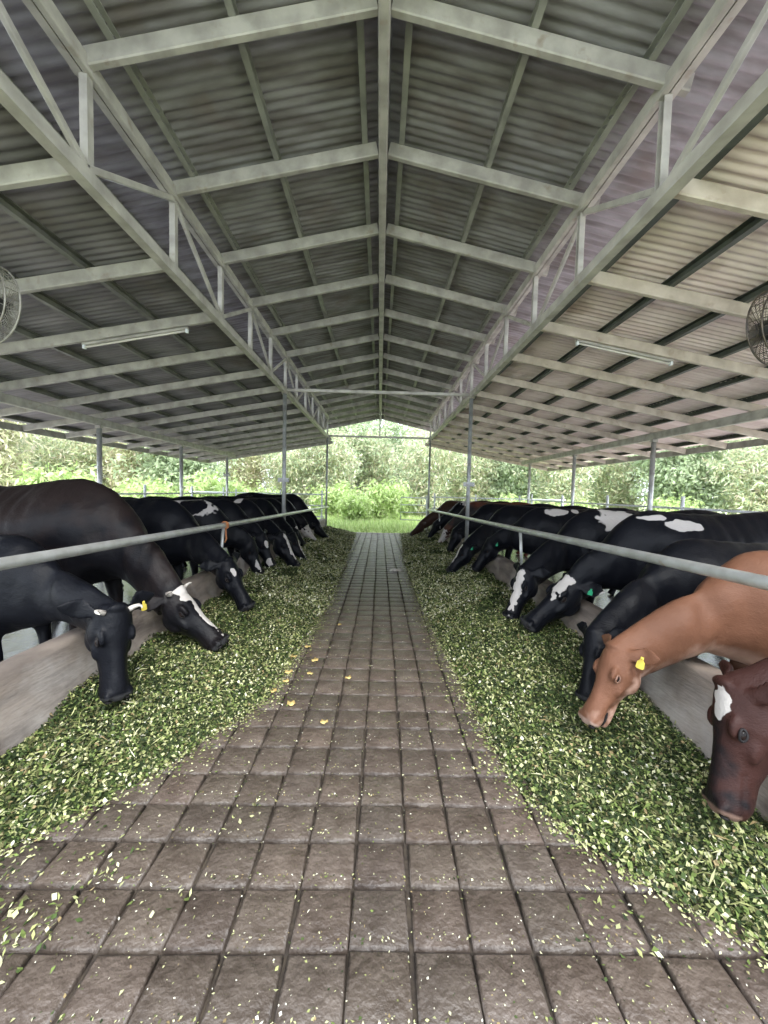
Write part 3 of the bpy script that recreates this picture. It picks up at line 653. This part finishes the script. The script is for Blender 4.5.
    Pn, dn, Sn, Nn = map(np.array, (P, d, S, N)); h_t = (co - Pn) @ dn / Lh; rad = np.linalg.norm((co - Pn) - np.clip(h_t, 0, 1)[:, None] * Lh * dn, axis=1)
    wgt = np.clip((rad / Lh - .42) / .35, .0, 1) * np.clip((co[:, 2] - .2) / .3, .15, 1); wgt = wgt[:, None] * .6
    deg = (np.bincount(e0, minlength=n) + np.bincount(e1, minlength=n))[:, None].astype(float)
    zone = np.exp(-((co[:, 0] / k - .22) / .30) ** 2) * np.clip((co[:, 2] / k - .45) / .2, 0, 1) * (rad > Lh * .45); wz = (zone * .7)[:, None]
    for it in range(170 if fine else 50):
        if it == (40 if fine else 12): wgt = wz
        a_ = np.stack([np.bincount(e0, co[e1, q], n) + np.bincount(e1, co[e0, q], n) for q in range(3)], 1) / deg
        co = co + (a_ - co) * wgt
    body.vertices.foreach_set('co', co.ravel()); body.update()
    no = np.empty(n * 3); body.vertices.foreach_get('normal', no); no = no.reshape(-1, 3)
    Pn, dn, Sn, Nn = map(np.array, (P, d, S, N)); rel = co - Pn; ht = rel @ dn / Lh; hs = rel @ Sn / Lh; hn = rel @ Nn / Lh
    ishead = (ht > .0) & (ht < 1.1) & (np.abs(hs) < .3) & (hn > -.55) & (hn < .15)
    nz = np.array([noise.noise(Vector(p) * 5.0) for p in co]); nz2 = np.array([noise.noise(Vector((p[0] * 16, p[1] * 8, p[2] * 4))) for p in co])
    g = lambda t0, s0, n0, r: np.exp(-(((ht - t0) / r) ** 2 + ((np.abs(hs) - s0) / r) ** 2 + ((hn - n0) / r) ** 2))
    disp = np.where(ishead, 0, .009 * nz * k + .0035 * nz2 * k)
    xl = co[:, 0] / k; zl = co[:, 2] / k
    ribs = np.exp(-((xl + .55) / .3) ** 2) * np.exp(-((zl - 1.0) / .25) ** 2); disp += .006 * ribs * np.sin(xl * 55 + zl * 4)
    disp += -.022 * np.exp(-((xl + .98) / .10) ** 2 - ((zl - 1.18) / .12) ** 2)       # flank hollow
    disp += -.012 * np.exp(-((xl - .19) / .05) ** 2 - ((zl - 1.0) / .25) ** 2)
    disp += .007 * np.sin(30 * xl + 10 * zl) * np.exp(-((xl - .42) / .16) ** 2 - ((zl - .9) / .2) ** 2)
    eg = Lh
    disp += np.where(ishead, -.020 * g(.985, .085, -.075, .036) - .006 * g(.33, .21, -.085, .05) + .004 * nz2, 0)
    line = np.exp(-((hn + .165 - .05 * (.9 - ht)) / .014) ** 2) * (ht > .62) * (ht < 1.02)
    if not mouth: disp += np.where(ishead, -.006 * line, 0)
    # furrows down the face
    disp += np.where(ishead, -.004 * np.exp(-((np.abs(hs) - .10) / .03) ** 2) * np.exp(-((ht - .62) / .14) ** 2) * (hn > -.12), 0)
    co2 = co + no * disp[:, None]; body.vertices.foreach_set('co', co2.ravel())
    nw = np.array([noise.noise(Vector(p) * 9.0 + Vector((pos[1] * 3, 0, 0))) for p in co]) * .42 + nz * .22 + np.array([noise.noise(Vector(p) * 24.0) for p in co]) * .16
    nh = np.array([noise.noise(Vector(p) * 34.0) for p in co]) * .40 + np.array([noise.noise(Vector(p) * 15.0) for p in co]) * .5
    def field(patches):
        v = np.full(n, -1.0)
        for sp, c, r in patches:
            if sp == 'H': q = np.sqrt(((ht - c[0]) / r[0]) ** 2 + ((hs - c[1]) / r[1]) ** 2 + ((hn - c[2]) / r[2]) ** 2); v = np.maximum(v, np.where(ishead, 1 - q + nw * .3 + nh, -1))
            elif sp == 'h': q = np.sqrt(((ht - c[0]) / r[0]) ** 2 + ((hs - c[1]) / r[1]) ** 2 + ((hn - c[2]) / r[2]) ** 2); v = np.maximum(v, 1 - q + nw * .4)
            else: q = np.sqrt(((xl - c[0]) / r[0]) ** 2 + ((co[:, 1] / k - c[1]) / r[1]) ** 2 + ((zl - c[2]) / r[2]) ** 2); v = np.maximum(v, 1 - q + nw)
        return v
    wv = field([p for p in white if p[0][-1] != '-']); neg = field([(p[0][0],) + tuple(p[1:]) for p in white if p[0][-1] == '-'])
    wv = np.where(neg > 0, np.minimum(wv, -neg), wv)
    tv = np.clip(field(tone) * 1.6, 0, 1)
    nv = np.where(ishead, np.clip((ht - .90) / .06, 0, 1) * np.clip((hn + .19) / .03, 0, 1), 0)
    for nm, arr in (('white', wv), ('tone', tv), ('nose', nv)):
        a = body.attributes.new(nm, 'FLOAT', 'POINT'); a.data.foreach_set('value', arr.astype(np.float32))
    body.name = 'cow_body'; body.materials.clear(); body.materials.append(COAT[coatname]); body.polygons.foreach_set('use_smooth', [True] * len(body.polygons)); body.update()
    o = bpy.data.objects.new('body', body); COL.objects.link(o); o.parent = root
    for sd_ in (-1, 1):
        b_ = MB(); b_.ball(HP(.33, sd_ * .174, -.085), (.037 * Lh, .021 * Lh, .026 * Lh), 16, 10, (d, S, N)); eye = b_.build('eye', M['eye'], root, True)
        if fine:
            b_ = MB(); nl = 14
            for q, off in ((.036, .0), (.030, -.012)):
                pts = [HP(.33 + .046 * math.cos(a), sd_ * (.189 - .014 * abs(math.cos(a))), -.085 + (q * .85) * math.sin(a) + off * .0) for a in np.linspace(0, 2 * math.pi, nl, endpoint=False)]
            b_.tube(pts, .0055, 6, closed=True); b_.build('eyelid', M['skin_tan' if coatname == 'tan' else 'skin_dark'], eye, True)
            b_ = MB(); b_.ball(HP(.985, sd_ * .088, -.075), (.018 * Lh, .030 * Lh, .034 * Lh), 12, 8, (d, (S + N * sd_ * .6).normalized(), (N - S * sd_ * .6).normalized())); b_.build('nostril', M['skin_dark'], root, True)
        if horns:
            b_ = MB(); h0 = HP(.03, sd_ * .12, -.03); b_.tube([h0, h0 + S * (sd_ * .03) - d * .012, h0 + S * (sd_ * .05) - d * .018 + N * .018, h0 + S * (sd_ * .056) - d * .012 + N * .042, h0 + S * (sd_ * .05) + N * .062], [.017, .0155, .012, .008, .003], 10); b_.build('horn', M['horn'], root, True)
    if mouth:
        b_ = MB(); b_.ball(HP(.84, 0, -.235), (.12 * Lh, .082 * Lh, .020 * Lh), 14, 8, (d, S, N)); b_.build('mouth', M['skin_dark'], root, True)
    for sd_, mt in tags:
        ed = (S * sd_ * .9 - d * .28 - N * .18).normalized(); ed = (S * sd_ * .85 - d * .48 - N * .25).normalized(); c = HP(.045, sd_ * .15, -.10) + ed * (.20 * Lh) + N * (-.012) + Vector((0, 0, -.015))
        en = (d * .25 + N).normalized(); en = (en - ed * en.dot(ed)).normalized(); dw = (Vector((0, 0, -1)) - en * Vector((0, 0, -1)).dot(en)).normalized(); sw = dw.cross(en)
        out_ = en * .022; b_ = MB(); prof = [(-.007, -.008), (.007, -.008), (.009, .010), (.019, .020), (.021, .050), (.014, .056), (-.014, .056), (-.021, .050), (-.019, .020), (-.009, .010)]
        q = len(prof); b_.add([c + out_ + e * .002 * en + sw * a + dw * bb for e in (-1, 1) for a, bb in prof], [tuple(range(q)), tuple(range(2 * q - 1, q - 1, -1))] + [(i, q + i, q + (i + 1) % q, (i + 1) % q) for i in range(q)])
        tg = b_.build('ear_tag', M[mt], root); tg['label'] = 'yellow ear tag' if mt == 'tag_y' else 'green ear tag'; b_ = MB(); b_.ball(c + out_ * 1.1, .007, 8, 6); b_.build('stud', M[mt], tg, True)
    return root

YT, GT = 'tag_y', 'tag_g'
BLAZE = [('H', (.42, 0, .03), (.42, .06, .12))]
# ---- left row (they face +X; the camera sees their right flank, local -Y)
cow('small all-black horned cow with a yellow tag, nearest in the left row', (-2.40, 2.62), -12, .83, (-1.56, 2.36, .745), (-1.49, 2.27, .205), 'black', fine=True, horns=True, tags=((1, YT),), look=18)
cow('big dark brown-black cow with a white blaze, humped above the black cow beside it', (-2.42, 3.36), -4, 1.075, (-1.60, 3.13, .67), (-1.17, 3.09, .255), 'blackbrown', fine=True, horns=True,
    white=[('H', (.10, .0, .04), (.16, .10, .10)), ('H', (.45, .03, .03), (.50, .055, .07))], look=6, hump=.07, tone=[('B', (.1, 0, .8), (.8, 1, .5)), ('h', (.4, 0, -.2), (1, .6, .6))])
cow('black cow with a small white star on its forehead beside the rail stay', (-2.38, 4.40), -6, .99, (-1.55, 4.10, .74), (-1.28, 4.02, .25), 'black', fine=True, white=[('H', (.26, -.04, .04), (.09, .05, .1))], look=22)
cow('black cow with ring-shaped white patches on its back, fourth in the left row', (-2.45, 5.46), 0, .96, (-1.80, 5.62, .76), (-1.62, 5.55, .26), 'black',
    white=[('B', (-.20, -.12, 1.34), (.46, .3, .22)), ('B-', (-.12, -.18, 1.30), (.22, .28, .13)), ('B-', (-.5, -.2, 1.2), (.2, .3, .12)), ('H', (.7, -.08, .0), (.2, .05, .1))], look=15)
cow('black cow wearing a tall yellow ear tag in the left row', (-2.42, 6.17), -2, .96, (-1.76, 6.02, .80), (-1.57, 5.98, .30), 'black', tags=((-1, YT),), white=[('H', (.30, -.03, .04), (.10, .08, .1)), ('H', (.85, -.1, -.05), (.14, .07, .1))], look=20)
cow('black cow with a long narrow white blaze in front of the left middle post', (-2.35, 6.88), -8, .955, (-1.58, 6.50, .76), (-1.27, 6.40, .22), 'black', white=BLAZE + [('B', (-.1, -.1, 1.42), (.1, .2, .1))], look=12)
cow('black cow with a thin white face stripe just behind the left middle post', (-2.32, 7.75), -10, .95, (-1.52, 7.10, .70), (-1.24, 6.95, .20), 'black', white=[('H', (.5, 0, .03), (.3, .035, .1))])
cow('black cow with a pale poll, its head lying behind the striped-face cow', (-2.40, 8.72), -5, .945, (-1.78, 8.42, .70), (-1.47, 8.30, .25), 'black', white=[('H', (.03, 0, .03), (.10, .10, .12))])
cow('black cow with an all-white face, far down the left row', (-2.42, 9.75), -3, .94, (-1.78, 9.72, .62), (-1.50, 9.70, .23), 'black', white=[('H', (.45, -.05, -.1), (.65, .26, .5))])
cow('black cow standing last and farthest in the left row', (-2.36, 10.75), -4, 1.0, (-1.62, 10.50, .62), (-1.30, 10.43, .22), 'black')
# ---- right row (they face -X; the camera sees their left flank, local +Y)
cow('maroon-brown cow with a white star on its forehead, nearest in the right row', (2.38, 1.40), 180, .93, (1.545, 1.62, .70), (1.435, 1.53, .205), 'maroon', fine=True,
    white=[('H', (.14, .055, .04), (.12, .075, .12))], tone=[('H', (.6, 0, .06), (.62, .15, .28)), ('H', (.9, 0, -.05), (.2, .3, .2))], look=20, ear=(0, .2))
cow('tan cow with open mouth and yellow ear tag', (2.27, 2.22), 178, .87, (1.37, 2.13, .655), (1.19, 2.07, .245), 'tan', fine=True, tags=((1, YT),), mouth=.13, look=-6,
    tone=[('H', (1.0, 0, -.2), (.25, .3, .25)), ('H', (.5, 0, -.42), (.6, .4, .2)), ('B', (.35, 0, .66), (.5, .3, .16))])
cow('dark cow with a brown-tinged back, head lowered behind the tan cow', (2.35, 2.82), 176, .87, (1.47, 2.52, .60), (1.36, 2.40, .19), 'black', fine=True, tone=[('B', (-.9, 0, 1.4), (.8, .5, .25))], look=-15)
cow('black cow with white shoulder streak and green ear tag, head stretched over kerb', (2.45, 3.45), 180, 1.0, (1.80, 3.50, .76), (1.36, 3.46, .33), 'black', fine=True, tags=((1, GT),),
    white=[('B', (-.20, .16, 1.27), (.17, .12, .05)), ('B', (.0, .10, 1.33), (.12, .12, .028)), ('H', (.10, .05, .04), (.30, .11, .12)), ('h', (-.02, .50, -.2), (.12, .10, .14))], look=-12)
cow('black cow with a big white saddle patch and a broad white blaze', (2.40, 4.25), 178, .985, (1.54, 3.98, .73), (1.35, 3.88, .235), 'black', fine=True,
    white=[('B', (-.42, .16, 1.30), (.42, .24, .15)), ('B-', (-.5, .08, 1.38), (.13, .12, .06)), ('H', (.38, .05, .02), (.44, .09, .14)), ('H', (.95, .08, -.1), (.08, .08, .1))], look=-22)
cow('black cow with white back flecks and green ear tag before the right middle post', (2.45, 5.75), 176, .96, (1.79, 6.10, .79), (1.53, 6.10, .30), 'black', tags=((1, GT),), white=[('B', (-.2, .15, 1.33), (.16, .12, .07)), ('B', (-.5, .15, 1.36), (.07, .1, .05))], look=-10)
cow('black cow with a green tag and white blaze reaching far into the right heap', (2.33, 6.75), 176, .955, (1.48, 6.45, .66), (1.17, 6.38, .20), 'black', tags=((1, GT),), white=BLAZE, look=-12)
cow('plain black cow whose head lies just behind the right middle post', (2.38, 8.15), 178, .95, (1.60, 8.05, .74), (1.45, 8.0, .25), 'black', look=-10)
cow('reddish-brown backed cow with a pale face, far down the right row', (2.40, 9.55), 178, .95, (1.72, 9.75, .62), (1.53, 9.72, .24), 'red', white=[('H', (.5, 0, 0), (.6, .3, .5))], tone=[('B', (.3, 0, .9), (.9, .8, .7))])
cow('black cow with a white shoulder spot, second from the far end of the right row', (2.40, 10.85), 179, .94, (1.60, 11.02, .60), (1.43, 11.0, .22), 'black', white=[('B', (-.15, .1, 1.36), (.26, .2, .13))])
cow('dark brown cow standing last and farthest in the right row', (2.25, 12.15), 180, .93, (1.36, 12.1, .60), (1.0, 12.07, .20), 'brown')

# ================================================================== FAR GATE, FENCE, HUT
t = thing('tubular_gate', 'white tubular gate hung at the far end of the aisle', 'gate', (1.78, 14.1, 0), math.radians(175))
b = MB(); b.tube([(0, 0, .5), (.95, 0, .5), (.95, 0, 1.32), (0, 0, 1.32)], .024, 10, closed=True); b.build('gate_frame', M['white'], t, True)
for z in (.78, 1.05): b = MB(); b.tube([(0, 0, z), (.95, 0, z)], .016, 8); b.build('bar', M['white'], t, True)
b = MB(); b.tube([(0, 0, -.12), (0, 0, 1.42)], .032, 10); b.build('hinge_post', M['white'], t, True)
for s in (-1, 1):
    t = thing('pipe_fence', 'low pale pipe fence closing the far end of the %s pen' % ('left' if s < 0 else 'right'), 'fence', (s * 1.95, 14.0, 0))
    for z in (.55, .95, 1.36): b = MB(); b.tube([(0, 0, z), (s * 4.9, 0, z)], .022, 8); b.build('bar', M['white'], t, True)
    for x in (0.1, 1.6, 3.2, 4.8): b = MB(); b.tube([(s * x, 0, 0), (s * x, 0, 1.5)], .03, 8); b.build('fence_post', M['white'], t, True)
    t = thing('pipe_fence', 'low pale pipe fence along the outer edge of the %s pen' % ('left' if s < 0 else 'right'), 'fence', (s * 5.52, 2.0, 0))
    for z in (.55, .95, 1.33): b = MB(); b.tube([(0, 0, z), (0, 12, z)], .02, 8); b.build('bar', M['white'], t, True)
    for y in (.3, 2.6, 4.9, 7.2, 9.5, 11.8): b = MB(); b.tube([(0, y, 0), (0, y, 1.55)], .03, 8); b.build('fence_post', M['white'], t, True)
t = thing('shed_hut', 'small hut with a brownish tiled roof beyond the left fence', 'hut', (-21, 18.5, -.1))
b = MB(); b.box((-2, -1.6, 0), (2, 1.6, 2.5)); b.build('wall', M['plaster'], t)
b = MB(); b.add([(-2.5, -2.1, 2.4), (2.5, -2.1, 2.4), (2.5, 2.1, 2.4), (-2.5, 2.1, 2.4), (-2.5, 0, 3.5), (2.5, 0, 3.5)], [(0, 3, 2, 1), (0, 1, 5, 4), (2, 3, 4, 5), (0, 4, 3), (1, 2, 5)]); b.build('roof', M['tile'], t)
b = MB(); b.box((-.4, -1.66, 0), (.4, -1.58, 2)); b.build('door', M['bark'], t)
b = MB(); b.box((1.0, -1.66, 1.0), (1.6, -1.58, 1.7)); b.build('window', M['dark'], t)

# ================================================================== VEGETATION
def leaves(n_, fpos, size, pal, elong=(3, 6), droop=.6):
    P = fpos(n_); n_ = len(P); yaw = rng.uniform(0, 2 * np.pi, n_); tl = rng.normal(-droop, .5, n_)
    d = np.c_[np.cos(yaw) * np.cos(tl), np.sin(yaw) * np.cos(tl), np.sin(tl)]; q = rng.normal(0, 1, (n_, 3)); q -= d * (q * d).sum(1)[:, None]; q /= np.linalg.norm(q, axis=1)[:, None]; nn = np.cross(d, q)
    Ln = size * rng.uniform(.6, 1.4, n_); Wd = Ln / rng.uniform(*elong, n_)
    V = np.stack([P, P + d * (Ln * .45)[:, None] + q * (Wd / 2)[:, None] + nn * (Wd * .2)[:, None], P + d * Ln[:, None], P + d * (Ln * .45)[:, None] - q * (Wd / 2)[:, None] + nn * (Wd * .2)[:, None]], 1).reshape(-1, 3)
    pal = np.array(pal); c = pal[rng.integers(0, len(pal), n_)] * rng.uniform(.8, 1.2, (n_, 1))
    return V, np.arange(n_ * 4).reshape(n_, 4), np.repeat(np.clip(c, 0, .95), 4, 0)
def canes(n_, H_, spread, r0=.04):
    b_ = MB(); tips = []
    for i in range(n_):
        a = random.uniform(0, 6.28); r = random.uniform(.1, .6); lean = random.uniform(.2, spread); h = H_ * random.uniform(.7, 1.0)
        pts = [(r * math.cos(a) + lean * math.cos(a) * t_ ** 2.2, r * math.sin(a) + lean * math.sin(a) * t_ ** 2.2, h * (t_ - .12 * t_ ** 3)) for t_ in np.linspace(0, 1, 9)]
        b_.tube(pts, [r0 * (1 - .75 * t_) for t_ in np.linspace(0, 1, 9)], 6); tips.append(np.array(pts))
    return b_, tips
def clump(name, H_, spread, n_c, n_l, size, pal, cane_m, elong=(3, 7), low=.12, sc_=.42):
    root = bpy.data.objects.new(name, None); COL.objects.link(root)
    b_, tips = canes(n_c, H_, spread); b_.build('stems', cane_m, root, True)
    def fp(n_):
        ci = rng.integers(0, len(tips), n_); tt = rng.uniform(low, 1, n_) * 7.999; i0 = tt.astype(int); f = (tt - i0)[:, None]
        A = np.array(tips); P = A[ci, i0] * (1 - f) + A[ci, i0 + 1] * f
        # clustered into sprays
        k_ = rng.normal(0, sc_ * H_ / 6, (n_ // 14 + 1, 3)); P0 = P[::14][:len(k_)] + k_[:len(P[::14])]
        return np.repeat(P0, 14, 0)[:n_] + rng.normal(0, .16, (min(n_, len(P0) * 14), 3))
    V, Fq, c = leaves(n_l, fp, size, pal, elong); np_mesh('foliage', V, Fq, M['leaf'], c, parent=root)
    return root
G1 = [(.58, .60, .36), (.66, .67, .44), (.48, .51, .29), (.72, .69, .52), (.68, .59, .46)]  # leaf palettes paled and greyed: outdoor haze put into the tints
G2 = [(.40, .49, .30), (.51, .60, .38), (.35, .43, .27), (.59, .65, .45)]
G3 = [(.42, .55, .20), (.53, .65, .29), (.37, .49, .19), (.63, .71, .40)]
protos = {'bamboo': clump('bamboo_clump', 7.2, 2.0, 16, 15000, .30, G1, M['cane']), 'bamboo2': clump('bamboo_clump', 6.4, 1.8, 14, 15000, .26, G1 + G2, M['cane']),
          'tree': clump('bushy_tree', 7.6, 2.2, 9, 16000, .24, G2, M['bark'], (1.6, 3), .2, .6),
          'shrub': clump('leafy_shrub', 2.3, 1.0, 9, 3600, .26, G3, M['bark'], (2, 4), .1, .5)}
used = set()
def plant(kind, x, y, sc_, label, group, z=-.2):
    p0 = protos[kind]; o = p0 if kind not in used else copy_tree(p0); used.add(kind)
    o.location = (x, y, z); o.rotation_euler = (0, 0, random.uniform(0, 6.28)); o.scale = (sc_, sc_, sc_ * random.uniform(.92, 1.08)); tag(o, label, 'bamboo' if 'bamboo' in kind else ('tree' if kind == 'tree' else 'shrub'), group)
spots = []
for k in range(19):
    a = math.radians(-58 + 116 * k / 18); r_ = 25 + 2.2 * math.sin(k * 2.3); spots.append((r_ * math.sin(a), max(8, r_ * math.cos(a)) , 0))
for k in range(17):
    a = math.radians(-55 + 110 * k / 16 + 1.5); r_ = 30 + 2.0 * math.sin(k * 1.7); spots.append((r_ * math.sin(a) * 1.05, max(9, r_ * math.cos(a)), 1))
for i, (x, y, row) in enumerate(spots):
    az = math.atan2(x, y)
    kind = ('tree' if (i % 3 == 0) else 'bamboo2') if az > .25 else (('bamboo', 'bamboo2')[i % 2] if i % 5 else 'tree')
    if row and kind != 'tree' and i % 2: kind = 'tree'
    if abs(az) < .16: kind = 'bamboo2' if row == 0 else 'tree'
    side = 'left of the barn' if az < -.2 else ('right of the barn' if az > .2 else 'straight beyond the far gable')
    nm = {'bamboo': 'tall pale yellow-green bamboo clump', 'bamboo2': 'loose mixed-green bamboo clump', 'tree': 'mid-green bushy tree'}[kind]
    sc_ = random.uniform(.88, 1.08) * (1.0 if abs(az) > .2 else (1.0 if row == 0 else 1.22))
    plant(kind, x, y, sc_, '%s in the thicket %s, %s row' % (nm, side, 'back' if row else 'front'), '%s, %s' % (nm, side) + (' at the back' if row else ''))
SH = [(.35, 20.5, 1.0, 'bright green shrub beyond the far end of the aisle'), (-1.1, 19.2, .8, 'bright lime shrub beyond the aisle, lower and nearer the left post'), (-2.6, 22, 1.05, 'bright green shrub just beyond the far left corner of the barn'), (1.7, 23, .75, 'small bright shrub behind the white tubular gate'),
      (-13.5, 16.5, 1.15, 'bright green shrub behind the big humped cow'), (-15.8, 14.0, 1.2, 'bright green shrub at the left picture edge beyond the fence'), (-9.4, 16.0, .95, 'bright green shrub seen between two outer left posts'), (-7.2, 17.5, 1.15, 'broad bright shrub beside the second outer left post'), (-11.2, 19.0, .9, 'smaller bright shrub behind the left fence'),
      (-5.3, 18.0, .8, 'low bright shrub near the farthest outer left post'), (6.6, 18.5, .8, 'low bright shrub near the farthest outer right post'), (9.5, 19.0, .8, 'bright green shrub beyond the right fence, between the outer posts'), (14, 18, .9, 'bright green shrub beyond the right fence near the picture edge')]
for x, y, s_, lb in SH: plant('shrub', x, y, s_, lb, None)
# tall grass beyond the barn
n_ = 26000; y = rng.uniform(14.7, 23, n_); x = rng.uniform(-9, 9, n_) * (y / 20); P = np.c_[x, y, np.full(n_, -.13)]
V, Fq, c = leaves(n_, lambda q: P, .34, G3 + [(.66, .74, .36)], (10, 18), -1.15); o = np_mesh('tall_grass', V, Fq, M['leaf'], c); tag(o, 'bright tall grass growing beyond the far open end of the barn', 'grass', kind='stuff')
